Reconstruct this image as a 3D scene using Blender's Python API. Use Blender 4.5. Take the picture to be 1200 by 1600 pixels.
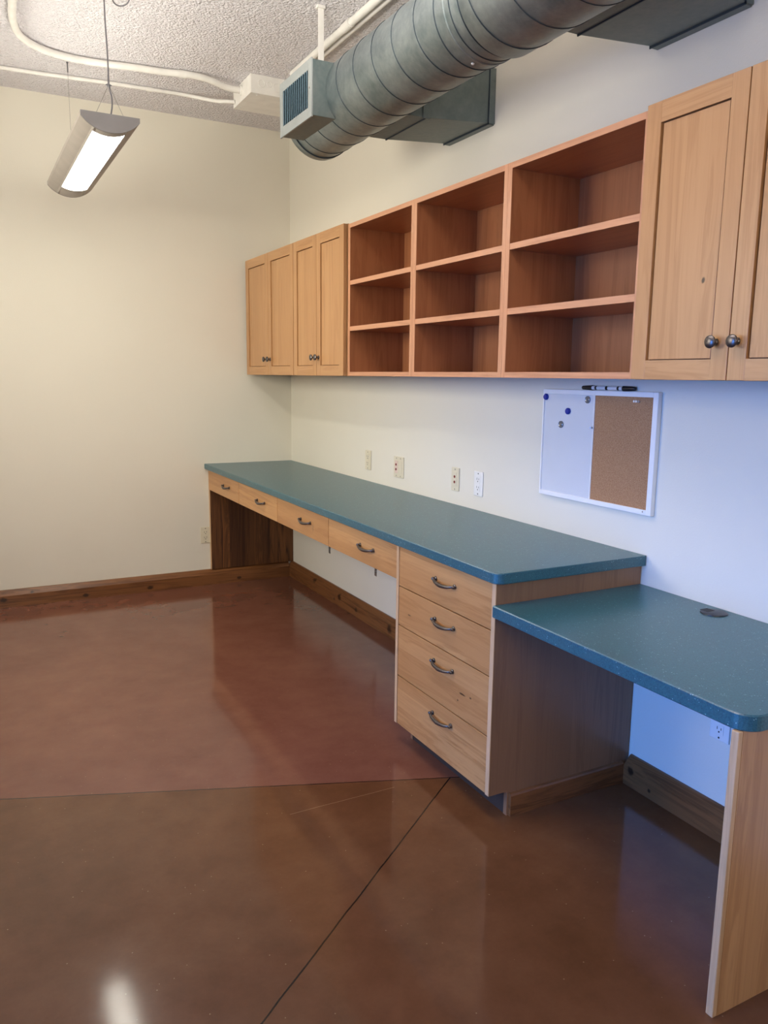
import bpy, bmesh, math, random
from mathutils import Vector, Matrix
PI = math.pi
random.seed(4)
SC = bpy.context.scene
COL = SC.collection
for o in list(bpy.data.objects):
    bpy.data.objects.remove(o)

# Coordinates in this script: u = metres out from the cabinet wall, v = metres out from the
# back wall, z = height.  Blender x = -u, y = -v.
def W(u, v, z): return Vector((-u, -v, z))

# ------------------------------------------------------------------ camera
cam_d = bpy.data.cameras.new('camera'); cam = bpy.data.objects.new('camera', cam_d); COL.objects.link(cam)
cam_d.sensor_fit = 'HORIZONTAL'; cam_d.sensor_width = 36.0; cam_d.lens = 1232.9 / 1200 * 36.0
cam_d.clip_start = .05
RT = Vector((0.88393944, -0.4674331, 0.01254465)); UP = Vector((0.06812718, 0.15528058, 0.98551846))
FW = Vector((0.46261188, 0.870284, -0.16910353))
m = Matrix((RT, UP, -FW)).transposed().to_4x4(); m.translation = W(2.0801, 5.35, 1.4565)
cam.matrix_world = m
SC.camera = cam

# ------------------------------------------------------------------ world, lights, exposure
LAMP_E = 18.0          # diffuser emission of the hanging lamp
UPLIGHT_E = 7.0
DAY_W = 36.0
REAR_W = 39.0
SIDE_W = 36.0
UP_W = 72.0
WARM = (1.0, .965, .85)
SC.view_settings.view_transform = 'Standard'; SC.view_settings.look = 'None'
SC.view_settings.exposure = 0.0; SC.view_settings.gamma = 1.0
SC.view_settings.use_curve_mapping = False
w = bpy.data.worlds.new('world'); SC.world = w; w.use_nodes = True
w.node_tree.nodes['Background'].inputs[0].default_value = (.35, .55, 1, 1)
w.node_tree.nodes['Background'].inputs[1].default_value = .6

def area(name, loc, target, sx, sy, power, color):
    d = bpy.data.lights.new(name, 'AREA'); d.shape = 'RECTANGLE'; d.size = sx; d.size_y = sy
    d.energy = power; d.color = color
    o = bpy.data.objects.new(name, d); COL.objects.link(o); o.location = loc
    o.rotation_euler = (Vector(target) - Vector(loc)).to_track_quat('-Z', 'Y').to_euler()
    return o
# daylight falling through the window in the left wall, warm rear room light, and added fills
day = area('daylight', W(3.52, 4.05, 1.10), W(0, 4.05, .05), 1.4, 1.6, DAY_W, (.07, .29, 1.0))
day.data.spread = math.radians(96)
area('rear_room_light', W(2.1, 7.4, 2.1), W(1.6, 0, .5), 1.8, 1.2, REAR_W, (1.0, .92, .78))
area('ceiling_fill_light', W(1.469, 3.4, 2.50), W(1.469, 3.4, 3.0), .16, 1.2, UP_W, (1.0, .94, .84))  # unseen upward fill, added to brighten the ceiling and upper wall
side = area('side_fill_light', W(3.5, 1.75, 1.95), W(0, 1.15, 1.8), 1.7, 1.0, SIDE_W, (1.0, .95, .80))  # unseen warm fill, added to brighten the cabinet wall
side.data.spread = math.radians(118)

# ------------------------------------------------------------------ node helpers
class NT:
    def __init__(s, name):
        s.m = bpy.data.materials.new(name); s.m.use_nodes = True; s.t = s.m.node_tree
        s.b = s.t.nodes['Principled BSDF']
    def n(s, typ, **kw):
        x = s.t.nodes.new(typ)
        for k, v in kw.items(): setattr(x, k, v)
        return x
    def l(s, a, b): s.t.links.new(a, b)
    def math(s, op, a, b=None, c=None):
        x = s.n('ShaderNodeMath', operation=op)
        for i, q in enumerate((a, b, c)):
            if q is None: continue
            if isinstance(q, (int, float)): x.inputs[i].default_value = q
            else: s.l(q, x.inputs[i])
        return x.outputs[0]
    def mix(s, f, a, b, mode='MIX'):
        x = s.n('ShaderNodeMix', data_type='RGBA', blend_type=mode)
        for i, q in ((0, f), (6, a), (7, b)):
            if isinstance(q, (int, float)): x.inputs[i].default_value = q
            elif isinstance(q, tuple): x.inputs[i].default_value = (*q, 1) if len(q) == 3 else q
            else: s.l(q, x.inputs[i])
        return x.outputs[2]
    def coords(s, scale=(1, 1, 1), rand=True):
        tc = s.n('ShaderNodeTexCoord'); mp = s.n('ShaderNodeMapping'); mp.inputs['Scale'].default_value = scale
        if rand:
            oi = s.n('ShaderNodeObjectInfo'); vm = s.n('ShaderNodeVectorMath', operation='MULTIPLY_ADD')
            cb = s.n('ShaderNodeCombineXYZ')
            for i, k in enumerate((37., 53., 71.)): s.l(s.math('MULTIPLY', oi.outputs['Random'], k), cb.inputs[i])
            vm.inputs[1].default_value = (1, 1, 1); s.l(tc.outputs['Object'], vm.inputs[0]); s.l(cb.outputs[0], vm.inputs[2])
            s.l(vm.outputs[0], mp.inputs[0])
        else: s.l(tc.outputs['Object'], mp.inputs[0])
        return mp.outputs[0]
    def noise(s, vec, scale, detail=4, rough=.5, dist=0):
        x = s.n('ShaderNodeTexNoise'); x.inputs['Scale'].default_value = scale; x.inputs['Detail'].default_value = detail
        x.inputs['Roughness'].default_value = rough; x.inputs['Distortion'].default_value = dist
        s.l(vec, x.inputs['Vector']); return x.outputs['Fac']
    def ramp(s, f, stops):
        x = s.n('ShaderNodeValToRGB'); e = x.color_ramp.elements
        while len(e) < len(stops): e.new(.5)
        for el, (p, c) in zip(e, stops): el.position = p; el.color = (*c, 1) if isinstance(c, tuple) else (c, c, c, 1)
        s.l(f, x.inputs[0]); return x.outputs[0]
    def bump(s, h, strength, dist):
        x = s.n('ShaderNodeBump'); x.inputs['Strength'].default_value = strength; x.inputs['Distance'].default_value = dist
        s.l(h, x.inputs['Height']); s.l(x.outputs[0], s.b.inputs['Normal'])
    def set(s, **kw):
        for k, v in kw.items():
            k = {'base': 'Base Color', 'rough': 'Roughness', 'metal': 'Metallic', 'spec': 'Specular IOR Level',
                 'coat': 'Coat Weight', 'coatr': 'Coat Roughness'}[k]
            if isinstance(v, tuple): v = (*v, 1)
            if isinstance(v, (int, float, tuple)): s.b.inputs[k].default_value = v
            else: s.l(v, s.b.inputs[k])

def plain(name, col, rough=.5, metal=0., spec=.5, bump=None, mottled=.06):
    t = NT(name); c = t.coords()
    n = t.noise(c, 14, 3); lo = tuple(x * (1 - mottled) for x in col); hi = tuple(min(1, x * (1 + mottled)) for x in col)
    t.set(base=t.ramp(n, [(.3, lo), (.7, hi)]), rough=rough, metal=metal, spec=spec)
    if bump: t.bump(t.noise(c, bump[0], 3), bump[1], bump[2])
    return t.m

def wood(name, axis, light, dark, across=None, board=.11, boardvar=.16, rough=.38, knots=0., grain=1.0, knotcol=(.03, .012, .006), coat=.25, spots=()):
    """axis: the direction the grain runs in ('x','y','z'); across: axis the boards are glued along."""
    t = NT(name)
    st = {'x': (.55, 9, 9), 'y': (9, .55, 9), 'z': (9, 9, .55)}[axis]
    fine = {'x': (2.2, 60, 60), 'y': (60, 2.2, 60), 'z': (60, 60, 2.2)}[axis]
    c0 = t.coords((1, 1, 1))
    # glued boards
    if across:
        sp = t.n('ShaderNodeSeparateXYZ'); t.l(c0, sp.inputs[0])
        q = t.math('FLOOR', t.math('DIVIDE', sp.outputs['XYZ'.index(across.upper())], board))
        wn = t.n('ShaderNodeTexWhiteNoise', noise_dimensions='1D'); t.l(q, wn.inputs['W']); bv = wn.outputs['Value']
        off = t.n('ShaderNodeCombineXYZ'); t.l(t.math('MULTIPLY', bv, 13.), off.inputs[0]); t.l(t.math('MULTIPLY', bv, 29.), off.inputs[1]); t.l(t.math('MULTIPLY', bv, 7.), off.inputs[2])
        va = t.n('ShaderNodeVectorMath', operation='ADD'); t.l(c0, va.inputs[0]); t.l(off.outputs[0], va.inputs[1]); c1 = va.outputs[0]
    else: bv = None; c1 = c0
    m1 = t.n('ShaderNodeMapping'); m1.inputs['Scale'].default_value = st; t.l(c1, m1.inputs[0])
    m2 = t.n('ShaderNodeMapping'); m2.inputs['Scale'].default_value = fine; t.l(c1, m2.inputs[0])
    n1 = t.noise(m1.outputs[0], 1.6, 5, .6, 1.2); n2 = t.noise(m2.outputs[0], 1.6, 3, .6)
    rings = t.math('SINE', t.math('MULTIPLY', n1, 40.))
    f = t.math('ADD', t.math('MULTIPLY', rings, .07 * grain), t.math('ADD', t.math('MULTIPLY', n2, .26), t.math('MULTIPLY', n1, .64)))
    mid = tuple((a + b) / 2 for a, b in zip(light, dark))
    col = t.ramp(f, [(.24, dark), (.46, tuple(.7 * a + .3 * b for a, b in zip(light, dark))), (.68, light)])
    if bv is not None:
        col = t.mix(t.math('MULTIPLY', bv, boardvar * 3), col, tuple(a * .9 + b * .1 for a, b in zip(dark, light)))
    if knots:
        ks = {'x': (1.0, 2.2, 2.2), 'y': (2.2, 1.0, 2.2), 'z': (2.2, 2.2, 1.0)}[axis]
        m3 = t.n('ShaderNodeMapping'); m3.inputs['Scale'].default_value = ks; t.l(c1, m3.inputs[0])
        v = t.n('ShaderNodeTexVoronoi'); v.inputs['Scale'].default_value = 3.2; t.l(m3.outputs[0], v.inputs['Vector'])
        halo = t.ramp(v.outputs['Distance'], [(.0, 1.), (.13 * knots, .7), (.2 * knots, .0)])
        col = t.mix(halo, col, knotcol)
    if spots:       # single knots at their places on this board, in the object's own coordinates
        tc = t.n('ShaderNodeTexCoord')
        wv = t.noise(tc.outputs['Object'], 60, 2)
        for (x, y, z, rx, ry, rz) in spots:
            mp = t.n('ShaderNodeMapping'); mp.inputs['Location'].default_value = (-x / rx, -y / ry, -z / rz); mp.inputs['Scale'].default_value = (1 / rx, 1 / ry, 1 / rz)
            t.l(tc.outputs['Object'], mp.inputs[0]); ln = t.n('ShaderNodeVectorMath', operation='LENGTH'); t.l(mp.outputs[0], ln.inputs[0])
            d = t.math('ADD', ln.outputs['Value'], t.math('MULTIPLY', t.math('SUBTRACT', wv, .5), .9))
            col = t.mix(t.ramp(d, [(.0, .95), (.55, .85), (1., 0.)]), col, knotcol)
    t.set(base=col, rough=rough, coat=coat, coatr=.28, spec=.4)
    t.bump(n2, .08, .002)
    return t.m

M = {}
# pale fir of the doors, drawers; reddish fir of the bookcases; stained pine of the baseboards
DL, DD = (.53, .290, .125), (.39, .187, .070)
M['door_v'] = wood('fir_vertical', 'z', DL, DD, 'y', .09, .12)
M['door_h'] = wood('fir_horizontal', 'y', DL, DD, 'z', .085, .12)
M['drawer'] = wood('fir_drawer', 'y', (.57, .305, .118), (.36, .155, .048), 'z', .075, .20)
M['pale_edge'] = wood('pale_edge_banding', 'z', (.66, .43, .24), (.46, .27, .13))
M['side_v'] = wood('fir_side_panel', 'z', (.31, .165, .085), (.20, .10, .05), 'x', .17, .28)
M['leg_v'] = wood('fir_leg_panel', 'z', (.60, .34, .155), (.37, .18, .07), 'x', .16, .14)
M['groove'] = plain('dark_panel_groove', (.10, .032, .014), .7)  # dark brown puts the shade of door grooves and drawer gaps into the colour
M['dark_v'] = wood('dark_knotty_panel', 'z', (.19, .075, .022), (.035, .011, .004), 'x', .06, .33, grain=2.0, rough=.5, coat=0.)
M['book_v'] = wood('cherry_vertical', 'z', (.40, .155, .062), (.29, .102, .038))
M['book_h'] = wood('cherry_horizontal', 'y', (.40, .155, .062), (.29, .102, .038))
M['book_edge_h'] = wood('cherry_edge_horizontal', 'y', (.62, .31, .165), (.45, .20, .10))
M['book_edge_v'] = wood('cherry_edge_vertical', 'z', (.62, .31, .165), (.45, .20, .10))
def sp(u, v, z, a, r): return (-u, -v, z, .02 if a == 'y' else r * 1.7, r * .95 if a == 'y' else .02, r)
M['base_y'] = wood('pine_trim_y', 'y', (.235, .095, .032), (.11, .04, .013), 'z', .2, .1, grain=2.2, knotcol=(.018, .006, .003),
                   spots=[sp(.036, v, z, 'y', r * 1.15) for v, z, r in ((.5, .082, .026), (.83, .03, .012), (.909, .063, .024), (1.153, .045, .018), (1.584, .05, .028), (2.2, .04, .02), (3.429, .061, .017), (3.52, .03, .008), (3.9, .04, .01))])
M['base_x'] = wood('pine_trim_x', 'x', (.235, .095, .032), (.11, .04, .013), 'z', .2, .1, grain=2.2, knotcol=(.018, .006, .003),
                   spots=[sp(u, .036, z, 'x', r) for u, z, r in ((1.94, .05, .017), (1.773, .084, .010), (1.451, .024, .014), (1.041, .028, .015), (.42, .03, .012), (2.5, .05, .015), (3.1, .03, .012))])
def m_wall():
    t = NT('cream_wall_paint'); c = t.coords(rand=False)
    big = t.noise(c, 1.1, 3); t.set(base=t.ramp(big, [(.3, (.735, .695, .60)), (.7, (.765, .73, .635))]), rough=.62, spec=.25)
    t.bump(t.noise(c, 150, 4, .6), .22, .0022); return t.m
M['wall'] = m_wall()
def m_ceil():
    t = NT('popcorn_ceiling'); c = t.coords(rand=False)
    n = t.noise(c, 62, 3, .65, .6); v = t.n('ShaderNodeTexVoronoi'); v.inputs['Scale'].default_value = 75; t.l(c, v.inputs['Vector'])
    h = t.math('SUBTRACT', t.math('MULTIPLY', n, 1.8), t.math('MULTIPLY', v.outputs['Distance'], .8))
    t.set(base=t.ramp(n, [(.35, (.84, .805, .84)), (.65, (.92, .89, .925))]), rough=.9, spec=.1)
    t.bump(h, 1.0, .012); return t.m
M['ceiling'] = m_ceil()
def m_floor():
    t = NT('stained_concrete'); c = t.coords(rand=False)
    sp = t.n('ShaderNodeSeparateXYZ'); t.l(c, sp.inputs[0]); X, Y = sp.outputs[0], sp.outputs[1]
    def line(p0, p1):     # signed distance to a saw cut through two (u, v) points
        (u0, v0), (u1, v1) = p0, p1; dx, dy = -(u1 - u0), -(v1 - v0); L = math.hypot(dx, dy); nx, ny = -dy / L, dx / L
        return t.math('ADD', t.math('ADD', t.math('MULTIPLY', X, nx), t.math('MULTIPLY', Y, ny)), u0 * nx + v0 * ny)
    A = line((2.059, 2.511), (.584, 3.08)); B = line((.584, 3.08), (1.572, 3.834))
    wob = t.math('MULTIPLY', t.math('SUBTRACT', t.noise(c, 9, 3), .5), .006)
    big = t.noise(c, 1.5, 6, .6, .5); med = t.noise(c, 7, 5, .65); fin = t.noise(c, 90, 3, .7)
    f = t.math('ADD', t.math('MULTIPLY', big, .55), t.math('ADD', t.math('MULTIPLY', med, .37), t.math('MULTIPLY', fin, .08)))
    red = t.ramp(f, [(.34, (.148, .054, .033)), (.5, (.180, .071, .044)), (.66, (.212, .089, .055))])
    brn = t.ramp(f, [(.34, (.094, .036, .014)), (.5, (.123, .049, .020)), (.66, (.155, .066, .027))])
    side = t.ramp(t.math('ADD', t.math('MULTIPLY', A, 60.), .5), [(.0, 0.), (1., 1.)])
    col = t.mix(side, red, brn) if ASIDE else t.mix(side, brn, red)
    da = t.math('ABSOLUTE', t.math('ADD', A, wob)); db = t.math('ABSOLUTE', t.math('ADD', B, wob))
    # B only exists on the camera side of A
    cut_a = t.math('LESS_THAN', da, .0022)
    cam_side = t.math('LESS_THAN' if ASIDE == 0 else 'GREATER_THAN', A, 0.)
    cut = t.math('MAXIMUM', cut_a, t.math('MULTIPLY', t.math('LESS_THAN', db, .0024), cam_side))
    col = t.mix(cut, col, (.012, .006, .004))
    scr = t.math('MULTIPLY', t.math('LESS_THAN', t.math('ABSOLUTE', t.math('ADD', t.math('ADD', Y, 3.048), wob)), .0012), t.math('MULTIPLY', t.math('LESS_THAN', X, -.80), t.math('GREATER_THAN', X, -1.2)))
    col = t.mix(t.math('MULTIPLY', scr, .5), col, (.34, .20, .11))
    sv = t.n('ShaderNodeTexVoronoi'); sv.inputs['Scale'].default_value = 26; t.l(c, sv.inputs['Vector'])
    col = t.mix(t.math('MULTIPLY', t.math('LESS_THAN', sv.outputs['Distance'], .045), .45), col, (.40, .27, .15))
    t.set(base=col, rough=t.ramp(med, [(.3, .09), (.7, .13)]), spec=.42)
    t.bump(t.math('SUBTRACT', t.math('MULTIPLY', t.noise(c, 30, 2), .22), t.math('MULTIPLY', cut, .5)), .06, .003)
    return t.m
ASIDE = 0
M['floor'] = m_floor()
def m_counter():
    t = NT('speckled_teal_laminate'); c = t.coords(rand=False)
    n = t.noise(c, 260, 2, .7); v = t.n('ShaderNodeTexVoronoi'); v.inputs['Scale'].default_value = 170; t.l(c, v.inputs['Vector'])
    col = t.ramp(n, [(.35, (.010, .068, .095)), (.6, (.026, .125, .155))])
    wn = t.n('ShaderNodeTexNoise'); wn.inputs['Scale'].default_value = 55; t.l(c, wn.inputs['Vector'])
    spk = t.math('MULTIPLY', t.math('LESS_THAN', v.outputs['Distance'], .24), t.math('GREATER_THAN', wn.outputs['Fac'], .60))
    col = t.mix(t.math('MULTIPLY', spk, .75), col, (.35, .55, .58))
    t.set(base=col, rough=.31, spec=.85); t.bump(t.noise(c, 400, 2), .05, .0006); return t.m
M['counter'] = m_counter()
def m_metal(name, a, b, rough=.42, metal=.85):
    t = NT(name); c = t.coords(rand=False)
    n = t.noise(c, 5, 6, .65, .8); n2 = t.noise(c, 45, 3, .6)
    f = t.math('ADD', t.math('MULTIPLY', n, .75), t.math('MULTIPLY', n2, .25))
    t.set(base=t.ramp(f, [(.32, a), (.68, b)]), rough=t.ramp(n, [(.3, rough - .06), (.7, rough + .1)]), metal=metal)
    t.bump(n2, .06, .002); return t.m
M['galv'] = m_metal('galvanised_steel', (.14, .185, .195), (.34, .38, .38), .40, .75)
M['galv_dark'] = m_metal('dull_galvanised_steel', (.11, .155, .16), (.22, .255, .245), .5, .4)
M['seam'] = plain('dark_seam_steel', (.05, .07, .09), .5, .7)
M['reg_paint'] = plain('grey_register_paint', (.33, .36, .36), .5)
M['reg_dark'] = plain('duct_shade_black', (.006, .012, .02), .8)  # near-black colour stands in for the shade inside the register
M['louver'] = plain('louver_steel', (.11, .19, .24), .4, .5)
M['white_paint'] = plain('white_painted_metal', (.80, .78, .74), .5)
M['lamp_grey'] = plain('grey_lamp_housing', (.40, .36, .325), .5)
M['lamp_cap'] = plain('grey_lamp_end_cap', (.20, .19, .188), .5)
M['cord'] = plain('grey_cord', (.12, .115, .13), .5)
M['wire'] = plain('steel_wire', (.3, .28, .26), .4, .8)
M['pewter'] = m_metal('dark_pewter', (.085, .075, .075), (.21, .19, .185), .30, .9)
M['plate'] = plain('ivory_plastic', (.70, .64, .49), .4, mottled=.02)
M['plate_w'] = plain('white_plastic', (.80, .79, .77), .4, mottled=.02)
M['slot'] = plain('dark_slot', (.02, .015, .012), .6)
M['red_jack'] = plain('red_brown_jack', (.20, .02, .015), .5)
M['pink_insert'] = plain('pinkish_insert', (.72, .56, .48), .45)
M['white_frame'] = plain('white_board_frame', (.84, .84, .85), .35, mottled=.02)
M['dryerase'] = plain('dry_erase_white', (.62, .65, .71), .18, mottled=.01)
def m_cork():
    t = NT('cork'); c = t.coords(rand=False); n = t.noise(c, 330, 3, .75)
    t.set(base=t.ramp(n, [(.34, (.27, .135, .065)), (.5, (.39, .215, .115)), (.66, (.48, .29, .17))]), rough=.9, spec=.1)
    t.bump(n, .5, .001); return t.m
M['cork'] = m_cork()
M['blue_mag'] = plain('blue_plastic', (.01, .03, .30), .2)
M['clear_mag'] = plain('grey_clear_plastic', (.27, .27, .28), .15, .5)
M['black_pl'] = plain('black_plastic', (.012, .012, .016), .35)
M['marker_w'] = plain('marker_white', (.72, .74, .78), .3)
M['rubber'] = plain('dark_rubber_base', (.045, .028, .020), .6)
M['carcass_wood'] = plain('brown_plywood', (.30, .19, .10), .6)  # even brown plywood for the pedestal carcass
def m_emit(name, col, e):
    mm = bpy.data.materials.new(name); mm.use_nodes = True; t = mm.node_tree; t.nodes.clear()
    em = t.nodes.new('ShaderNodeEmission'); em.inputs[0].default_value = (*col, 1); em.inputs[1].default_value = e
    o = t.nodes.new('ShaderNodeOutputMaterial'); t.links.new(em.outputs[0], o.inputs[0]); return mm
M['lamp_on'] = m_emit('lit_diffuser', WARM, LAMP_E)
M['lamp_up'] = m_emit('lit_uplight', WARM, UPLIGHT_E)

# ------------------------------------------------------------------ geometry helpers
def box(bm, u0, u1, v0, v1, z0, z1):
    vs = [bm.verts.new(W(u, v, z)) for u in (u0, u1) for v in (v0, v1) for z in (z0, z1)]
    for f in ((0, 1, 3, 2), (4, 6, 7, 5), (0, 4, 5, 1), (2, 3, 7, 6), (0, 2, 6, 4), (1, 5, 7, 3)):
        bm.faces.new([vs[i] for i in f])
def prism(bm, pts, fn, a, b):
    """extrude a closed polygon: fn(p, t) gives the 3-D point of polygon point p at level t"""
    A = [bm.verts.new(fn(p, a)) for p in pts]; B = [bm.verts.new(fn(p, b)) for p in pts]; n = len(pts)
    bm.faces.new(A); bm.faces.new(B[::-1])
    for i in range(n): bm.faces.new((A[i], B[i], B[(i + 1) % n], A[(i + 1) % n]))
def rounded(x0, x1, y0, y1, radii, seg=8):
    """rectangle with a radius for each corner: (x0y0, x1y0, x1y1, x0y1)"""
    pts = []
    for (cx, cy, sx, sy, a0), r in zip(((x0, y0, 1, 1, 180), (x1, y0, -1, 1, 270), (x1, y1, -1, -1, 0), (x0, y1, 1, -1, 90)), radii):
        if r <= 0: pts.append((cx, cy)); continue
        for k in range(seg + 1):
            a = math.radians(a0 + 90 * k / seg); pts.append((cx + sx * r + r * math.cos(a), cy + sy * r + r * math.sin(a)))
    return pts
def frame_of(d):
    d = d.normalized(); a = Vector((0, 0, 1)) if abs(d.z) < .9 else Vector((1, 0, 0))
    s = d.cross(a).normalized(); return s, d.cross(s).normalized()
def tube(bm, pts, r, seg=12, cap=True):
    pts = [Vector(p) for p in pts]; n = len(pts); rr = r if isinstance(r, (list, tuple)) else [r] * n; rings = []
    s, q = frame_of(pts[1] - pts[0])
    for i, p in enumerate(pts):
        d = (pts[min(i + 1, n - 1)] - pts[max(i - 1, 0)]).normalized()
        s = (s - d * s.dot(d)).normalized(); q = d.cross(s)
        rings.append([bm.verts.new(p + (s * math.cos(2 * PI * k / seg) + q * math.sin(2 * PI * k / seg)) * rr[i]) for k in range(seg)])
    for i in range(n - 1):
        for k in range(seg): bm.faces.new((rings[i][k], rings[i][(k + 1) % seg], rings[i + 1][(k + 1) % seg], rings[i + 1][k]))
    if cap: bm.faces.new(rings[0][::-1]); bm.faces.new(rings[-1])
def lathe(bm, origin, axis, prof, seg=28):
    """prof = [(distance along axis, radius)]"""
    origin = Vector(origin); axis = Vector(axis).normalized(); s, q = frame_of(axis); rings = []
    for d, r in prof:
        c = origin + axis * d
        if r < 1e-6: rings.append([bm.verts.new(c)])
        else: rings.append([bm.verts.new(c + (s * math.cos(2 * PI * k / seg) + q * math.sin(2 * PI * k / seg)) * r) for k in range(seg)])
    for A, B in zip(rings, rings[1:]):
        if len(A) == 1 and len(B) == 1: continue
        for k in range(seg):
            k2 = (k + 1) % seg
            if len(A) == 1: bm.faces.new((A[0], B[k2], B[k]))
            elif len(B) == 1: bm.faces.new((A[k], A[k2], B[0]))
            else: bm.faces.new((A[k], A[k2], B[k2], B[k]))
def smooth_path(pts, n=10):
    out = []; P = [Vector(p) for p in pts]; P = [P[0] * 2 - P[1]] + P + [P[-1] * 2 - P[-2]]
    for i in range(1, len(P) - 2):
        for k in range(n):
            t = k / n; a, b, c, d = P[i - 1:i + 3]
            out.append(.5 * ((2 * b) + (-a + c) * t + (2 * a - 5 * b + 4 * c - d) * t * t + (-a + 3 * b - 3 * c + d) * t ** 3))
    out.append(P[-2]); return out

def origin_of(o):
    p = Vector(o.location)
    return p if not o.parent else p + origin_of(o.parent)
def obj(name, fill, mat, parent=None, bevel=0., smooth=False, loc=None):
    """fill(bm) builds in world coordinates; the mesh is stored relative to loc (or the parent's origin)"""
    bm = bmesh.new(); fill(bm); bmesh.ops.recalc_face_normals(bm, faces=bm.faces)
    po = origin_of(parent) if parent else Vector((0, 0, 0))
    L = Vector(loc) if loc is not None else po
    bmesh.ops.translate(bm, verts=bm.verts, vec=-L)
    me = bpy.data.meshes.new(name); bm.to_mesh(me); bm.free()
    for x in (mat if isinstance(mat, (list, tuple)) else [mat]): me.materials.append(x)
    if smooth:
        for f in me.polygons: f.use_smooth = True
    o = bpy.data.objects.new(name, me); COL.objects.link(o)
    if parent: o.parent = parent
    o.location = L - po
    if bevel:
        b = o.modifiers.new('bevel', 'BEVEL'); b.width = bevel; b.segments = 2; b.limit_method = 'ANGLE'; b.angle_limit = math.radians(40)
    if smooth:
        e = o.modifiers.new('edge_split', 'EDGE_SPLIT'); e.split_angle = math.radians(38)
    return o
def put(name, src, parent, loc):          # another object on the same mesh
    o = src.copy(); o.name = name; COL.objects.link(o); o.parent = parent; o.location = Vector(loc) - (origin_of(parent) if parent else Vector((0, 0, 0))); return o
def thing(name, label, cat, loc, group=None):
    o = bpy.data.objects.new(name, None); COL.objects.link(o); o.location = loc; o.empty_display_size = .1
    return tag(o, label, cat, group)
def tag(o, label, cat, group=None):
    o['label'] = label; o['category'] = cat
    if group: o['group'] = group
    return o
def struct(name, fill, mat, **k):
    o = obj(name, fill, mat, **k); o['kind'] = 'structure'; return o
def B(*a): return lambda bm: box(bm, *a)
def BB(*bs):
    def f(bm):
        for b in bs: box(bm, *b)
    return f

# ------------------------------------------------------------------ the room
H = 3.073; UL = 3.6; VF = 8.2
struct('floor', B(0, UL, 0, VF, -.12, 0), M['floor'])
struct('ceiling', B(0, UL, 0, VF, H, H + .12), M['ceiling'])
struct('wall_back', B(-.12, UL + .12, -.12, 0, -.12, H + .12), M['wall'])
struct('wall_right', B(-.12, 0, 0, VF, -.12, H + .12), M['wall'])
struct('wall_front', B(-.12, UL + .12, VF, VF + .12, -.12, H + .12), M['wall'])
WV0, WV1, WZ0, WZ1 = 3.3, 4.8, .2, 2.1       # daylight window in the left wall, out of the frame
struct('wall_left', BB((UL, UL + .12, 0, WV0, -.12, H + .12), (UL, UL + .12, WV1, VF, -.12, H + .12),
                       (UL, UL + .12, WV0, WV1, -.12, WZ0), (UL, UL + .12, WV0, WV1, WZ1, H + .12)), M['wall'])
struct('window_1', BB((UL + .03, UL + .09, WV0, WV0 + .05, WZ0, WZ1), (UL + .03, UL + .09, WV1 - .05, WV1, WZ0, WZ1),
                      (UL + .03, UL + .09, WV0 + .05, WV1 - .05, WZ0, WZ0 + .05), (UL + .03, UL + .09, WV0 + .05, WV1 - .05, WZ1 - .05, WZ1)), M['white_paint'])

def bb_prof(wall):      # stained pine baseboard with a sloping cap
    return [(0, 0), (.036, 0), (.036, .074), (.032, .078), (.008, .104), (0, .106)]
struct('baseboard_right', lambda bm: prism(bm, bb_prof(0), lambda p, t: W(p[0], t, p[1]), .0, 2.745), M['base_y'])
struct('trim_1', lambda bm: prism(bm, bb_prof(0), lambda p, t: W(p[0], t, p[1]), 3.395, 4.278), M['base_y'])
struct('baseboard_back', lambda bm: prism(bm, bb_prof(0), lambda p, t: W(t, p[0], p[1]), .036, UL), M['base_x'])

# ------------------------------------------------------------------ hardware shared by doors and drawers
def handle_fill(bm):          # centred on the origin, sticking out towards +u
    pts = [(.0, -.062, .004), (.008, -.0615, .004), (.015, -.054, .002), (.020, -.034, -.002), (.022, 0, -.005), (.020, .034, -.002), (.015, .054, .002), (.008, .0615, .004), (.0, .062, .004)]
    path = smooth_path([W(*p) for p in pts], 5); n = len(path)
    rr = []
    for i in range(n):
        t = abs(i / (n - 1) - .5) * 2; rr.append(.0070 - .0032 * min(1, t * 1.35) + (.0022 if t > .86 else 0))
    tube(bm, path, rr, 10)
    for s in (-1, 1):
        lathe(bm, W(0, s * .062, .004), W(1, 0, 0), [(0, 0), (0, .0085), (.004, .0085), (.006, .005)], 14)
        lathe(bm, W(.011, s * .066, .004), W(0, s, 0), [(-.006, .003), (-.002, .0062), (.003, .006), (.006, .003), (.007, 0)], 12)
def knob_fill(bm):
    lathe(bm, W(0, 0, 0), W(1, 0, 0), [(0, 0), (0, .0095), (.003, .009), (.006, .006), (.013, .0055), (.016, .009), (.018, .0145), (.021, .0168), (.024, .0165), (.0275, .013), (.029, .007), (.0295, 0)], 28)
handle_src = obj('handle', handle_fill, M['pewter'], smooth=True)
knob_src = obj('knob', knob_fill, M['pewter'], smooth=True)
hardware_used = {'handle': False, 'knob': False}
def hardware(kind, src, parent, loc):
    if not hardware_used[kind]:
        hardware_used[kind] = True; src.parent = parent; src.location = Vector(loc) - origin_of(parent); return src
    return put(kind, src, parent, loc)

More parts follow.
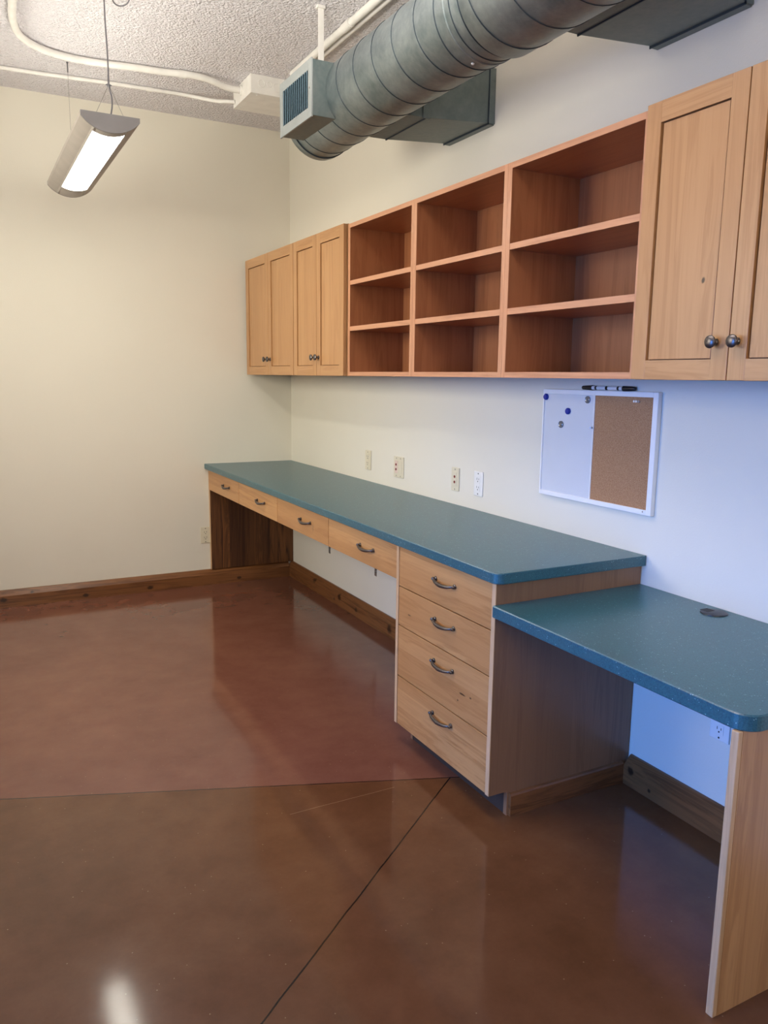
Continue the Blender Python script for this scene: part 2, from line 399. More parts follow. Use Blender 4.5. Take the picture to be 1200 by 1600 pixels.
# ------------------------------------------------------------------ long counter with its drawers
def slab(bm, u1, v0, v1, z0, z1, r, e=.003):
    base = rounded(.003, u1, v0, v1, (0, 0, r, 0))
    def ring(z, off):
        cu, cv = u1 / 2, (v0 + v1) / 2
        return [bm.verts.new(W(u - (off if u > cu + .05 else 0), v - (off if v > v1 - r - .002 and u > .01 else 0), z)) for u, v in base]
    rs = [ring(z0, e), ring(z0 + e, 0), ring(z1 - e, 0), ring(z1, e)]
    bm.faces.new(rs[0]); bm.faces.new(rs[-1])
    for A, Bq in zip(rs, rs[1:]):
        for i in range(len(A)): bm.faces.new((A[i], A[(i + 1) % len(A)], Bq[(i + 1) % len(A)], Bq[i]))
ct = obj('countertop', lambda bm: slab(bm, .64, 0, 3.401, .815, .851, .032), M['counter'], loc=W(.3, 1.7, .815))
tag(ct, 'long speckled teal countertop running along the wall under the wall cabinets', 'countertop')

FACE = .618
dr = thing('apron_drawer_unit', 'row of four shallow fir drawers hung under the long teal countertop', 'drawer unit', W(.6, 1.37, .675))
bounds = [.0205, .695, 1.372, 2.052, 2.731]
for i in range(4):
    a, b = bounds[i] + .0022, bounds[i + 1] - .0022
    d = obj('drawer', B(FACE - .019, FACE, a, b, .673, .8145), M['drawer'] if i != 2 else wood('fir_drawer_with_streak', 'y', (.57, .305, .118), (.36, .155, .048), 'z', .075, .20, spots=[(0, -(1.867 - (a + b) / 2), .726 - .74, .03, .003, .028)]), dr, .0012, loc=W(FACE, (a + b) / 2, .74))
    hardware('handle', handle_src, d, W(FACE, [.442, 1.11, 1.775, 2.45][i], .743))
obj('drawer_case', BB((.04, FACE - .02, .0215, 2.72, .80, .8145), (.12, FACE - .02, .0215, 2.72, .684, .69), *[(.12, FACE - .02, c - .008, c + .008, .69, .80) for c in (.0305, .695, 1.372, 2.052, 2.71)], (.10, .12, .0215, 2.72, .684, .8)), M['groove'], dr)  # case coloured dark so the gaps between drawers read as shade

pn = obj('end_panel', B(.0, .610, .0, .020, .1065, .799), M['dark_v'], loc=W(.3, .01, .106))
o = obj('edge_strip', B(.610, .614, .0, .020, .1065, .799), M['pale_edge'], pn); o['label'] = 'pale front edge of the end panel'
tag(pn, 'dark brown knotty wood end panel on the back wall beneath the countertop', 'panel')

for k, (vv, side) in enumerate(((.68, 0), (1.345, 1))):
    def br(bm, vv=vv):
        box(bm, .0, .003, vv - .012, vv + .012, .30, .815)
        box(bm, .003, .45, vv - .012, vv + .012, .809, .8145)
        prism(bm, [(.003, .36), (.003, .372), (.40, .809), (.415, .809)], lambda p, t: W(p[0], t, p[1]), vv - .010, vv + .010)
        lathe(bm, W(.003, vv, .325), W(1, 0, 0), [(0, 0), (0, .006), (.003, .004), (.003, 0)], 10)
    bo = obj('support_bracket', br, M['wire'], loc=W(0, vv, .30))
    tag(bo, ['small grey steel bracket on the wall below the second and third shallow drawers',
             'small grey steel bracket on the wall beside the drawer pedestal, under the fourth shallow drawer'][k], 'bracket', 'steel brackets under the countertop')

# ------------------------------------------------------------------ drawer pedestal
P0, P1 = 2.733, 3.382
ped = thing('drawer_pedestal', 'four-drawer fir base cabinet standing at the near end of the long countertop', 'drawer cabinet', W(.3, 3.05, 0))
def side_prof():
    return [(.004, .0), (.552, .0), (.552, .088), (.627, .088), (.627, .8145), (.004, .8145)]
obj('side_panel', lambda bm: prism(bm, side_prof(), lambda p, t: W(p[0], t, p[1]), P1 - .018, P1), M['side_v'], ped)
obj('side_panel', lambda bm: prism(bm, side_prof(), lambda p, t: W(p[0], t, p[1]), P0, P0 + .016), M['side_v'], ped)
for a, b in ((P0 - .0005, P0 + .0165), (P1 - .0185, P1 + .0005)):
    o = obj('edge_strip', B(.6275, .630, a, b, .089, .8145), M['pale_edge'], ped); o['label'] = 'pale edge strip'
cuts = [.088, .2915, .499, .656, .8145]
for i in range(4):
    z0, z1 = cuts[i] + .002, cuts[i + 1] - .002
    d = obj('drawer', B(.608, .628, P0 + .0185, P1 - .0205, z0, z1), wood('fir_drawer_with_knots', 'y', (.57, .305, .118), (.36, .155, .048), 'z', .075, .20, spots=[(-.008, -(v - 3.05), z - z0, .03, r, .0045) for v, z, r in [[], [(3.208, .381, .022), (3.182, .350, .005), (3.259, .386, .008)], [(3.305, .497, .014), (3.315, .49, .012)], []][i]] + ([(-.008, -(2.835 - 3.05), .56 - z0, .03, .014, .003)] if i == 2 else [])), ped, .0012, loc=W(.62, 3.05, z0))
    hardware('handle', handle_src, d, W(.628, 3.083, [.236, .438, .594, .744][i]))
obj('carcass', BB((.004, .03, P0 + .017, P1 - .019, .09, .80), (.03, .606, P0 + .017, P1 - .019, .089, .10)), M['carcass_wood'], ped)
tk = obj('toe_kick', B(.540, .550, P0 + .017, P1 - .019, 0, .0885), M['rubber'], ped); tk['label'] = 'dark recessed rubber toe kick'
obj('base_trim', lambda bm: prism(bm, [(P1 + .0003, 0), (P1 + .013, 0), (P1 + .013, .074), (P1 + .010, .080), (P1 + .0003, .082)], lambda p, t: W(t, p[0], p[1]), .0365, .545), M['base_x'], ped)

# ------------------------------------------------------------------ lower desk
dk = thing('desk', 'lower speckled teal desk joined to the side of the drawer pedestal', 'desk', W(.3, 3.9, 0))
obj('desktop', lambda bm: slab(bm, .64, 3.3825, 4.318, .706, .7452, .05, .003), M['counter'], dk)
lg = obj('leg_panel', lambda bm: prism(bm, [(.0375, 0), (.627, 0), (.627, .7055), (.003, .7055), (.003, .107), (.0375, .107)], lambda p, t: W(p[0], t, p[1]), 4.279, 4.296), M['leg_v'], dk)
o = obj('edge_strip', B(.6275, .6425, 4.277, 4.2965, 0, .7055), M['pale_edge'], dk, .002); o['label'] = 'pale scuffed front edge of the leg panel'
def grom(bm):
    lathe(bm, W(.062, 3.745, .7452), Vector((0, 0, 1)), [(0, .0), (0, .041), (.003, .040), (.0045, .036), (.0045, 0)], 32)
g = obj('cable_grommet', grom, M['black_pl'], dk, smooth=True); g['label'] = 'black round cable grommet'
obj('cable_slot', B(.050, .082, 3.708, 3.738, .7495, .7502), M['slot'], g)

# ------------------------------------------------------------------ wall cabinets
ZB, ZT = 1.457, 2.210; DF = .336
def cabinet(v0, v1, label, splits, kn, knob_z=1.556, box_side=None):
    c = thing('wall_cabinet', label, 'wall cabinet', W(.15, (v0 + v1) / 2, ZB), 'wall cabinets with paired doors')
    obj('body', BB((.001, .314, v0, v0 + .016, ZB, ZT), (.001, .314, v1 - .016, v1, ZB, ZT), (.001, .314, v0 + .016, v1 - .016, ZB, ZB + .016),
                   (.001, .314, v0 + .016, v1 - .016, ZT - .016, ZT), (.001, .012, v0 + .016, v1 - .016, ZB + .016, ZT - .016)), M['door_v'], c)
    for (a, b), kv in zip(splits, kn):
        a += .0016; b -= .0016; z0, z1 = ZB + .001, ZT - .001; S = .052
        loc = W(DF, (a + b) / 2, z0)
        def stiles(bm):
            box(bm, DF - .020, DF, a, a + S, z0, z1); box(bm, DF - .020, DF, b - S, b, z0, z1)
        d = obj('door', stiles, M['door_v'], c, .0010, loc=loc)
        obj('door_rail', B(DF - .020, DF - .0004, a + S, b - S, z1 - .056, z1), M['door_h'], d, loc=W(DF, (a + b) / 2, z1))
        obj('door_rail', B(DF - .020, DF - .0004, a + S, b - S, z0, z0 + .054), M['door_h'], d, loc=W(DF, (a + b) / 2, z0 + .05))
        obj('groove_back', B(DF - .0175, DF - .0165, a + S, b - S, z0 + .054, z1 - .056), M['groove'], d, loc=W(DF, (a + b) / 2, z0 + .3))
        km = M['door_v'] if not (v0 > 3 and a < 3.7) else wood('fir_panel_with_knot', 'z', DL, DD, 'y', .09, .12, spots=[(0, -(3.836 - (a + b) / 2), 1.718 - z0 - .3, .03, .0065, .0095)])
        p = obj('door_panel', B(DF - .0165, DF - .006, a + S + .005, b - S - .006, z0 + .0565, z1 - .0590), km, d, .0008, loc=W(DF, (a + b) / 2, z0 + .3))
        hardware('knob', knob_src, d, W(DF, kv, knob_z))
    return c
cabinet(.032, .905, 'fir wall cabinet with two doors hung in the far corner against the back wall', [(.034, .470), (.470, .904)], [.438, .506])
cabinet(.906, 1.602, 'fir wall cabinet with two doors between the corner cabinet and the open bookcases', [(.908, 1.250), (1.250, 1.601)], [1.222, 1.280])
cabinet(3.603, 4.27, 'near fir wall cabinet with two doors, cut by the right edge of the photo', [(3.604, 3.9375), (3.9375, 4.269)], [3.897, 3.963])

# ------------------------------------------------------------------ open bookcases
def bookcase(v0, v1, label):
    b = thing('bookcase', label, 'bookcase', W(.15, (v0 + v1) / 2, ZB), 'open reddish wall bookcases')
    T = .022; UF = .316; zt = 2.2045; zb = 1.4585
    for a, c in ((v0, v0 + T), (v1 - T, v1)):
        s = obj('side_panel', B(.001, UF - .0025, a, c, zb, zt), M['book_v'], b, loc=W(.15, a, zb))
        obj('edge_banding', B(UF - .0025, UF, a, c, zb, zt), M['book_edge_v'], s, loc=W(.15, a, zb))
    def slabp(name, z0, z1, uf):
        s = obj(name, B(.006, uf - .0025, v0 + T, v1 - T, z0, z1), M['book_h'], b, loc=W(.15, (v0 + v1) / 2, z0))
        obj('edge_banding', B(uf - .0025, uf, v0 + T, v1 - T, z0, z1), M['book_edge_h'], s, loc=W(.15, (v0 + v1) / 2, z0))
    slabp('top_panel', zt - .020, zt, UF); slabp('bottom_panel', zb, zb + .020, UF)
    slabp('shelf', 1.909, 1.930, UF - .001); slabp('shelf', 1.683, 1.705, UF - .001)
    obj('back_panel', B(.001, .006, v0 + T, v1 - T, zb, zt), M['book_v'], b, loc=W(0, (v0 + v1) / 2, zb))
bookcase(1.613, 2.272, 'empty open reddish wall bookcase farthest from the whiteboard, right beside the far two-door cabinets')
bookcase(2.273, 2.937, 'empty open reddish wall bookcase in the middle of the three side by side')
bookcase(2.938, 3.602, 'empty open reddish wall bookcase above the memo board, touching the near cabinet')

# ------------------------------------------------------------------ white board with cork half
wb = thing('memo_board', 'white framed board, half dry-erase and half cork, hung on the wall above the desk', 'board', W(0, 3.12, .99))
V0, V1, Z0, Z1 = 2.822, 3.421, .994, 1.416
obj('frame', BB((.001, .020, V0, V0 + .007, Z0, Z1), (.001, .020, V1 - .022, V1, Z0, Z1), (.001, .020, V0 + .007, V1 - .022, Z1 - .018, Z1), (.001, .020, V0 + .007, V1 - .022, Z0, Z0 + .018), (.001, .018, 3.1115, 3.1165, Z0 + .018, Z1 - .018)), M['white_frame'], wb, .0015)
obj('writing_surface', B(.001, .015, V0 + .007, 3.1115, Z0 + .018, Z1 - .018), M['dryerase'], wb)
obj('cork_surface', B(.001, .0145, 3.1165, V1 - .022, Z0 + .018, Z1 - .018), M['cork'], wb)
obj('frame_screw', lambda bm: lathe(bm, W(.020, 3.385, Z0 + .011), W(1, 0, 0), [(0, 0), (0, .003), (.001, .002), (.001, 0)], 10), M['wire'], wb)
def magnet(v, z, blue, label):
    if blue:
        o = obj('magnet', lambda bm: lathe(bm, W(.0152, v, z), W(1, 0, 0), [(0, 0), (0, .0125), (.006, .0125), (.009, .010), (.010, 0)], 26), M['blue_mag'], smooth=True, loc=W(.015, v, z))
    else:
        o = obj('magnet', lambda bm: lathe(bm, W(.0152, v, z), W(1, 0, 0), [(0, 0), (0, .0135), (.004, .0135), (.0055, .0115), (.004, .0095), (.004, .007), (.0065, .0055), (.0065, 0)], 26), M['clear_mag'], smooth=True, loc=W(.015, v, z))
    tag(o, label, 'magnet', 'round magnets on the memo board')
magnet(2.838, 1.385, 1, 'round dark blue magnet in the top left corner of the memo board')
magnet(2.972, 1.334, 1, 'round dark blue magnet in the middle of the whiteboard half')
magnet(3.077, 1.381, 0, 'round silver grey magnet at the top next to the cork')
magnet(2.934, 1.281, 0, 'round silver grey magnet lowest on the whiteboard half')
def marker(va, vb, cap_first, label, band):
    z = Z1 + .0095; u = .011
    mk = thing('marker', label, 'marker', W(u, (va + vb) / 2, Z1), 'markers lying on top of the memo board')
    s = 1 if vb > va else -1; L = abs(vb - va)
    f = (lambda d: W(u, va + s * d, z))
    obj('barrel', lambda bm: lathe(bm, f(0), f(1) - f(0), [(L * .42, 0), (L * .42, .0072), (L * .97, .0072), (L * .975, .006), (L, .006), (L, 0)], 16), M['marker_w'], mk, smooth=True)
    obj('cap', lambda bm: lathe(bm, f(0), f(1) - f(0), [(0, 0), (0, .0055), (.003, .0072), (L * .3, .0086), (L * .40, .0092), (L * .42, .0092), (L * .42, 0)], 16), M['black_pl'], mk, smooth=True)
    obj('label_band', lambda bm: lathe(bm, f(0), f(1) - f(0), [(L * .55, 0), (L * .55, .0074), (L * .62, .0074), (L * .62, 0)], 16), M['black_pl'], mk, smooth=True)
    obj('end_plug', lambda bm: lathe(bm, f(0), f(1) - f(0), [(L * .972, 0), (L * .972, .0073), (L * 1.005, .0065), (L * 1.006, 0)], 16), M['black_pl'], mk, smooth=True)
marker(3.040, 3.168, 1, 'left whiteboard marker on top of the memo board, black cap pointing left', 0)
marker(3.306, 3.172, 1, 'right whiteboard marker on top of the memo board, black cap pointing right', 0)
for k, (v, z, lab) in enumerate(((3.318, 1.383, 'left of two tiny white push pins stuck in the top of the cork'), (3.329, 1.383, 'right of two tiny white push pins stuck in the top of the cork'))):
    o = obj('push_pin', lambda bm: lathe(bm, W(.0145, v, z), W(1, 0, 0), [(0, 0), (0, .003), (.003, .0045), (.004, .0025), (.009, .0022), (.010, .004), (.012, .004), (.012, 0)], 14), M['plate_w'], smooth=True, loc=W(.0145, v, z))
    tag(o, lab, 'push pin', 'push pins in the cork')
o = obj('push_pin', lambda bm: lathe(bm, W(.018, 3.108, 1.279), W(1, .5, 0), [(0, 0), (0, .0025), (.004, .004), (.010, .0022), (.012, .0035), (.012, 0)], 14), M['wire'], smooth=True, loc=W(.018, 3.108, 1.279))
tag(o, 'small brown push pin on the strip between whiteboard and cork', 'push pin')

# ------------------------------------------------------------------ wall plates
def plate_thing(label, at, wid, kind, mat, back=False, hgt=.114):
    """at = centre (along wall, z); back=True puts it on the back wall"""
    a0, z0 = at
    P = (lambda a, d, z: W(a, d, z)) if back else (lambda a, d, z: W(d, a, z))
    def bx(bm, a, b, d0, d1, za, zb):
        box(bm, *((a, b, d0, d1, za, zb) if back else (d0, d1, a, b, za, zb)))
    th = thing('wall_outlet' if kind in ('duplex', 'decora') else 'wall_plate', label, 'outlet' if kind in ('duplex', 'decora') else 'wall plate', P(a0, 0, z0))
    obj('plate', lambda bm: bx(bm, a0 - wid / 2, a0 + wid / 2, .0005, .0065, z0 - hgt / 2, z0 + hgt / 2), mat, th, .003)
    out = P(0, 1, 0)
    def screw(a, z):
        obj('screw', lambda bm: lathe(bm, P(a, .0063, z), out, [(0, 0), (0, .0034), (.0012, .003), (.0012, 0)], 12), M['slot'] if kind == 'duplex' else M['wire'], th)
    if kind in ('duplex', 'decora'):
        for zc in (z0 + .019, z0 - .019):
            r = obj('receptacle', lambda bm: bx(bm, a0 - .0165, a0 + .0165, .0063, .0082, zc - .0165, zc + .0165), mat, th, .0015)
            def slots(bm):
                bx(bm, a0 - .0085, a0 - .0062, .0080, .0085, zc - .001, zc + .009); bx(bm, a0 + .0062, a0 + .0085, .0080, .0085, zc - .001, zc + .007)
                lathe(bm, P(a0, .0080, zc - .008), out, [(0, 0), (0, .003), (.0005, .003), (.0005, 0)], 10)
            obj('slots', slots, M['slot'], r)
        screw(a0, z0 + .047); screw(a0, z0 - .047)
    if kind == 'switch':
        obj('rocker', lambda bm: bx(bm, a0 - .016, a0 + .016, .0063, .0095, z0 - .033, z0 + .033), M['pink_insert'] if False else mat, th, .0015)
        screw(a0, z0 + .048); screw(a0, z0 - .048)
    if kind in ('jacks', 'double'):
        c = a0 if kind == 'jacks' else a0 - .023
        ins = obj('jack_insert', lambda bm: bx(bm, c - .016, c + .016, .0063, .0085, z0 - .034, z0 + .034), M['pink_insert'] if kind == 'double' else mat, th, .001)
        for zc in (z0 + .013, z0 - .013):
            obj('jack', lambda bm: lathe(bm, P(c, .0083, zc), out, [(0, 0), (0, .0065), (.002, .0065), (.002, 0)], 12), M['red_jack'], ins)
        for zc in (z0 + .048, z0 - .048): screw(c, zc)
        if kind == 'double':
            obj('blank_insert', lambda bm: bx(bm, a0 + .007, a0 + .039, .0063, .008, z0 - .033, z0 + .033), mat, th, .001)
            for zc in (z0 + .048, z0 - .048): screw(a0 + .023, zc)
plate_thing('ivory wall outlet low on the back wall, left of the countertop', (.646, .352), .070, 'duplex', M['plate'], True)
plate_thing('narrow ivory wall outlet above the counter, farthest into the corner', (1.238, .974), .072, 'decora', M['plate'])
plate_thing('wide two-gang ivory wall plate with red jacks above the counter', (1.609, .971), .108, 'double', M['plate'])
plate_thing('single ivory wall plate with two red jacks left of the duplex outlet', (2.173, .973), .066, 'jacks', M['plate'])
plate_thing('white duplex outlet on the wall just left of the memo board', (2.368, .975), .070, 'duplex', M['plate_w'])
plate_thing('white duplex outlet low on the wall seen beneath the desk', (3.759, .374), .074, 'duplex', M['plate_w'])

# ------------------------------------------------------------------ ventilation duct
DU, DZ, DR = .505, 2.629, .159
vent = thing('ventilation_duct', 'large round spiral galvanised steel duct hung along the wall near the ceiling', 'duct', W(DU, 2.0, DZ))
def helix(bm, R, v0, v1, pitch, r=.0016, ph=0):
    pts = []; n = int((v1 - v0) / pitch * 48)
    for i in range(n + 1):
        v = v0 + (v1 - v0) * i / n; a = -2 * PI * (v - v0) / pitch + ph
        pts.append(W(DU + R * math.cos(a), v, DZ + R * math.sin(a)))
    tube(bm, pts, r, 6)
ax = W(0, 1, 0)
p1 = obj('spiral_pipe', lambda bm: lathe(bm, W(DU, 1.70, DZ), ax, [(0, 0), (0, DR)] + [(k * .1, DR) for k in range(1, 13)] + [(1.30, DR)], 72), M['galv'], vent, smooth=True)
obj('lock_seam', lambda bm: helix(bm, DR + .0008, 1.75, 2.96, .155, ph=.6), M['seam'], p1, smooth=True)
e1 = obj('end_cap', lambda bm: lathe(bm, W(DU, 1.675, DZ), ax, [(0, 0), (0, DR + .001), (.004, DR + .004), (.042, DR + .004), (.045, DR)], 72), M['galv'], vent, smooth=True)
obj('end_cap_seam', lambda bm: lathe(bm, W(DU, 1.719, DZ), ax, [(0, DR), (.001, DR + .0045), (.004, DR + .0045), (.005, DR)], 72), M['seam'], e1, smooth=True)
c1 = obj('coupling_collar', lambda bm: lathe(bm, W(DU, 2.985, DZ), ax, [(0, DR - .001), (0, DR + .005), (.05, DR + .006), (.052, DR + .009), (.058, DR + .009), (.06, DR + .006), (.15, DR + .007), (.15, DR - .001)], 72), M['galv'], vent, smooth=True)
def ring(v, R, r):
    return lambda bm: tube(bm, [W(DU + R * math.cos(2 * PI * k / 72), v, DZ + R * math.sin(2 * PI * k / 72)) for k in range(73)], r, 6, False)
obj('collar_seam', ring(2.986, DR + .005, .0024), M['seam'], c1, smooth=True)
obj('collar_seam', ring(3.075, DR + .0065, .0022), M['seam'], c1, smooth=True)
obj('screw', lambda bm: lathe(bm, W(DU + .030, 3.02, DZ - DR - .004), W(.18, 0, -1), [(0, 0), (0, .006), (.004, .004), (.004, 0)], 10), M['plate_w'], c1)
R2 = .179
p2 = obj('wide_spiral_pipe', lambda bm: lathe(bm, W(DU, 3.128, DZ), ax, [(0, DR + .004), (.006, R2 - .006), (.014, R2)] + [(k * .15, R2) for k in range(1, 22)] + [(3.3, R2), (3.3, 0)], 80), M['galv'], vent, smooth=True)
obj('lock_seam', lambda bm: helix(bm, R2 + .0008, 3.15, 5.9, .165, ph=1.3), M['seam'], p2, smooth=True)
obj('pipe_seam', ring(3.130, DR + .012, .0030), M['seam'], p2, smooth=True)

def branch(v0, v1, zt, zb, label):
    """rectangular take-off from the round duct into the wall, its floor sloping down away from the wall"""
    ps = [(.004, zb), (.335, zb - .027), (.44, zb - .029), (.44, zt - .02), (.335, zt - .004), (.004, zt)]
    b = obj('branch_duct', lambda bm: prism(bm, ps, lambda p, t: W(p[0], t, p[1]), v0, v1), M['galv_dark'], vent, .002)
    b['label'] = label
    f = obj('wall_flange', BB((.001, .030, v0 - .006, v0, zb - .004, zt + .004), (.001, .030, v1, v1 + .006, zb - .004, zt + .004), (.001, .030, v0, v1, zb - .008, zb - .001), (.001, .030, v0, v1, zt, zt + .005)), M['galv_dark'], b, .001)
    obj('flange_seam', BB((.030, .033, v0 - .005, v0, zb - .006, zt + .003), (.030, .033, v1, v1 + .005, zb - .006, zt + .003), (.030, .033, v0 - .005, v1 + .005, zb - .009, zb - .002)), M['seam'], b)
    obj('joint_seam', BB((.333, .337, v0 - .003, v0 + .001, zb - .030, zt - .002), (.333, .337, v1 - .001, v1 + .003, zb - .030, zt - .002), (.333, .337, v0 - .003, v1 + .003, zb - .0305, zb - .026)), M['seam'], b)
    obj('drive_cleat', BB((.318, .352, v1 - .002, v1 + .004, zb - .031, zt - .002),), M['galv_dark'], b, .001)
branch(2.042, 2.390, 2.735, 2.523, 'far rectangular branch duct into the wall')
branch(3.296, 3.648, 2.735, 2.523, 'near rectangular branch duct into the wall')

# register box on the room side
rg = obj('register_box', lambda bm: box(bm, .55, .722, 1.768, 2.124, 2.517, 2.733), M['galv_dark'], vent, .001, loc=W(.64, 1.95, 2.52))
rg['label'] = 'square register box on the side of the duct'
U0 = .722
gf = obj('register_frame', BB((U0, U0 + .008, 1.764, 1.800, 2.511, 2.737), (U0, U0 + .008, 2.092, 2.128, 2.511, 2.737), (U0, U0 + .008, 1.800, 2.092, 2.511, 2.553), (U0, U0 + .008, 1.800, 2.092, 2.697, 2.737)), M['reg_paint'], rg, .0015)
gf['label'] = 'grey painted register frame'
obj('register_shade_sheet', B(U0 - .0, U0 + .001, 1.800, 2.092, 2.553, 2.697), M['reg_dark'], rg)  # dark sheet on the solid box, painted shade behind the louvers
def louv(bm):
    n = 13
    for k in range(n):
        v = 1.812 + (2.080 - 1.812) * k / (n - 1); c, s = math.cos(.7), math.sin(.7)
        prism(bm, [(-.007, -.0012), (.007, -.0012), (.007, .0012), (-.007, .0012)], lambda p, t: W(U0 + .0065 + p[0] * .35 - p[1], v + p[0] * .35 + p[1], t), 2.553, 2.697)
obj('louvers', louv, M['louver'], rg)
obj('screw', lambda bm: lathe(bm, W(U0 + .008, 2.110, 2.625), W(1, 0, 0), [(0, 0), (0, .004), (.002, .003), (.002, 0)], 12), M['wire'], rg)
# painted box edge seen under the register
o = obj('hanger_strap', lambda bm: (box(bm, .543, .570, 1.826, 1.829, DZ + .13, H - .001), box(bm, .540, .576, 1.815, 1.840, H - .012, H - .001)), M['white_paint'], vent); o['label'] = 'white painted hanger strap'

# ------------------------------------------------------------------ conduits and junction box
def conduit(label, pts, r, couplings=(), n=10):
    c = thing('electrical_conduit', label, 'conduit', pts[0] if isinstance(pts[0], Vector) else W(*pts[0]))
    P = smooth_path([W(*p) for p in pts], n)
    obj('pipe', lambda bm: tube(bm, P, r, 16), M['white_paint'], c, smooth=True)
    for a, b in couplings:
        A, Bq = W(*a), W(*b)
        def cf(bm):
            d = (Bq - A)
            lathe(bm, A, d, [(0, r), (0, r + .003), (d.length, r + .003), (d.length, r)], 18)
        obj('coupling', cf, M['white_paint'], c, smooth=True)
zc = H - .020
conduit('thick white conduit curving across the ceiling into the junction box', [(1.80, 2.6, zc), (1.785, 1.9, zc), (1.770, 1.30, zc), (1.757, 1.05, zc), (1.715, .87, zc), (1.62, .755, zc), (1.50, .705, zc), (1.36, .697, zc), (1.15, .730, zc), (1.01, .745, zc), (.86, .775, zc), (.76, .775, zc - .008), (.66, .755, zc - .022), (.577, .755, zc - .024)], .0175, [((.93, .762, zc), (.89, .769, zc))])
conduit('thin white conduit running straight along the ceiling near the back wall', [(2.9, .31, H - .0115), (1.783, .347, H - .0115), (1.235, .40, H - .0115), (1.006, .415, H - .0115), (.85, .428, H - .013), (.76, .46, H - .025), (.67, .545, H - .055), (.625, .605, H - .068), (.577, .630, H - .070)], .0105, [((1.03, .4135, H - .0115), (1.00, .415, H - .0115))])
conduit('wider of the two white ceiling conduits above the duct, with coupling', [(.395, 1.07, H - .024), (.395, 1.5, H - .024), (.390, 2.4, H - .024), (.385, 4.5, H - .024), (.385, 6.5, H - .024)], .0175, [((.394, 1.72, H - .024), (.394, 1.80, H - .024))])
conduit('narrower of the two white ceiling conduits above the duct, nearer the wall', [(.350, 1.07, H - .020), (.350, 1.5, H - .020), (.345, 2.4, H - .020), (.34, 4.5, H - .020), (.34, 6.5, H - .020)], .0120)
jb = thing('junction_box', 'white painted electrical junction box on the ceiling beside the duct', 'junction box', W(.45, .8, H))
obj('box', B(.24, .576, .60, .915, H - .096, H - .0005), M['white_paint'], jb, .0015)
obj('cover_plate', B(.24, .578, .60, .917, H - .0995, H - .096), M['white_paint'], jb, .001)
def kos(bm):
    for u, z, r in ((.515, H - .045, .019), (.470, H - .042, .014), (.425, H - .052, .022)):
        P = [W(u + r * math.cos(2 * PI * k / 28), .9155, z + r * math.sin(2 * PI * k / 28)) for k in range(29)]
        tube(bm, P, .0016, 6, False)
obj('knockouts', kos, M['white_paint'], jb, smooth=True)
for u, v in ((.535, .890), (.55, .64)):
    obj('screw', lambda bm: lathe(bm, W(u, v, H - .0995), Vector((0, 0, -1)), [(0, 0), (0, .005), (.003, .0035), (.003, 0)], 10), M['plate_w'], jb)
lk = [(.59, .715, H - .042), (.576, .715, H - .042)]
obj('locknut', lambda bm: lathe(bm, W(.576, .755, H - .044), W(1, 0, 0), [(0, 0), (0, .026), (.012, .026), (.014, .019)], 20), M['white_paint'], jb, smooth=True)

# ------------------------------------------------------------------ hanging lamp
LU, LV0, LV1 = 1.469, .415, 1.790; LT = 2.494
lamp = thing('pendant_lamp', 'lit grey linear pendant lamp hanging from the ceiling on cables', 'pendant lamp', W(LU, 1.1, LT))
HW, ED, BD = .116, .018, .068
def arc(n=24, w=HW, z0=LT - ED, depth=BD - ED + .004):
    R = (w * w + depth * depth) / (2 * depth); out = []
    a = math.asin(w / R)
    for k in range(n + 1):
        t = -a + 2 * a * k / n; out.append((R * math.sin(t), z0 - (R * math.cos(t) - (R - depth))))
    return out
def lens(): return [(-HW, LT)] + arc() + [(HW, LT)]
A24 = arc()
iL, iR = 6, 18       # the diffuser takes the middle of the curved underside
def housing(bm):
    # curved shell in side and end strips, open for the diffuser
    def strip(pts, va, vb):
        for (a, b) in zip(pts, pts[1:]):
            bm.faces.new([bm.verts.new(W(LU + a[0], va, a[1])), bm.verts.new(W(LU + b[0], va, b[1])), bm.verts.new(W(LU + b[0], vb, b[1])), bm.verts.new(W(LU + a[0], vb, a[1]))])
    va, vb = LV0 + .012, LV1 - .012
    strip([(-HW, LT)] + A24[:iL + 1], va, vb); strip(A24[iR:] + [(HW, LT)], va, vb)
    strip(A24[iL:iR + 1], va, .60); strip(A24[iL:iR + 1], 1.728, vb)
    # inner top lip
    for s in (-1, 1):
        strip([(s * HW, LT), (s * (HW - .03), LT - .001)], va, vb)
    bmesh.ops.remove_doubles(bm, verts=bm.verts, dist=1e-5)
obj('housing', housing, M['lamp_grey'], lamp, smooth=True)
obj('diffuser', lambda bm: prism(bm, A24[iL:iR + 1] + [(A24[iR][0], A24[iR][1] + .01), (A24[iL][0], A24[iL][1] + .01)], lambda p, t: W(LU + p[0], t, p[1] + .001), .60, 1.728), M['lamp_on'], lamp)
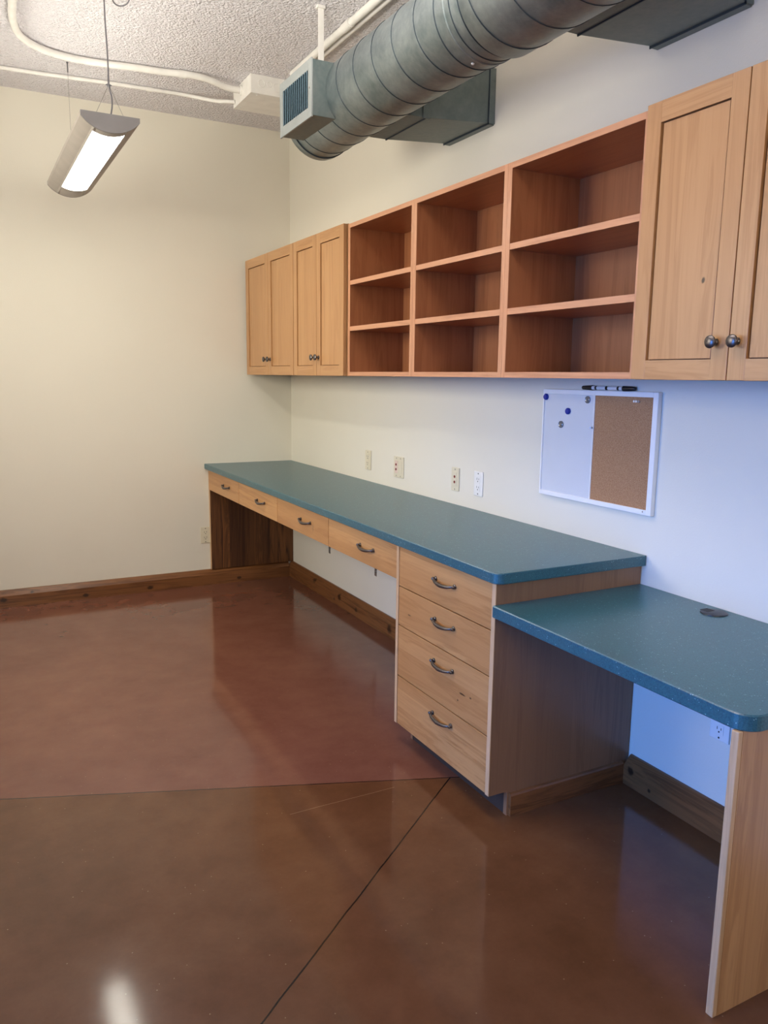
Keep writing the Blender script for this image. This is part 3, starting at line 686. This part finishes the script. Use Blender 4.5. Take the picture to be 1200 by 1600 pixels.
for a, b in ((LV1 - .012, LV1), (LV0, LV0 + .012)):
    obj('end_cap', lambda bm: prism(bm, lens(), lambda p, t: W(LU + p[0], t, p[1]), a, b), M['lamp_cap'], lamp)
obj('uplight_lens', B(LU - HW + .032, LU + HW - .032, LV0 + .014, LV1 - .014, LT - .012, LT - .008), M['lamp_up'], lamp)
def susp(vc, power):
    w_ = obj('suspension_wire', lambda bm: (tube(bm, [W(LU, vc, 2.609), W(LU + .055, vc, LT - .002)], .0010, 6), tube(bm, [W(LU, vc, 2.609), W(LU - .055, vc, LT - .002)], .0010, 6)), M['wire'], lamp)
    obj('wire_clip', lambda bm: (lathe(bm, W(LU, vc, 2.600), Vector((0, 0, 1)), [(0, 0), (0, .006), (.006, .0075), (.010, .004), (.045, .0035), (.045, 0)], 14),
                                 tube(bm, [W(LU + .012, vc, 2.606), W(LU, vc, 2.612), W(LU - .012, vc, 2.606)], .0022, 8)), M['cord'], w_, smooth=True)
    if power:
        obj('power_cord', lambda bm: tube(bm, smooth_path([W(LU - .002, vc, LT - .01), W(LU - .010, vc, 2.53), W(LU - .009, vc + .002, 2.565), W(LU - .001, vc, 2.61), W(LU, vc + .002, 2.72), W(LU + .005, vc + .008, 2.88), W(LU + .004, vc + .012, H)], 8), .0030, 8), M['cord'], lamp, smooth=True)
    else:
        obj('suspension_wire', lambda bm: tube(bm, [W(LU, vc, 2.645), W(LU, vc, H - .05)], .0009, 6), M['wire'], lamp)
        obj('ceiling_fitting', lambda bm: lathe(bm, W(LU, vc, H), Vector((0, 0, -1)), [(0, 0), (0, .006), (.004, .006), (.006, .0035), (.05, .0032), (.052, 0)], 10), M['cord'], lamp, smooth=True)
susp(1.775, True); susp(.57, False)
obj('cord_loop', lambda bm: tube(bm, smooth_path([W(1.385, 1.462, H - .004), W(1.375, 1.440, H - .016), W(1.350, 1.434, H - .022), W(1.322, 1.45, H - .014), W(1.318, 1.50, H - .006), W(1.34, 1.56, H - .004)], 8), .0028, 8), M['cord'], lamp, smooth=True)
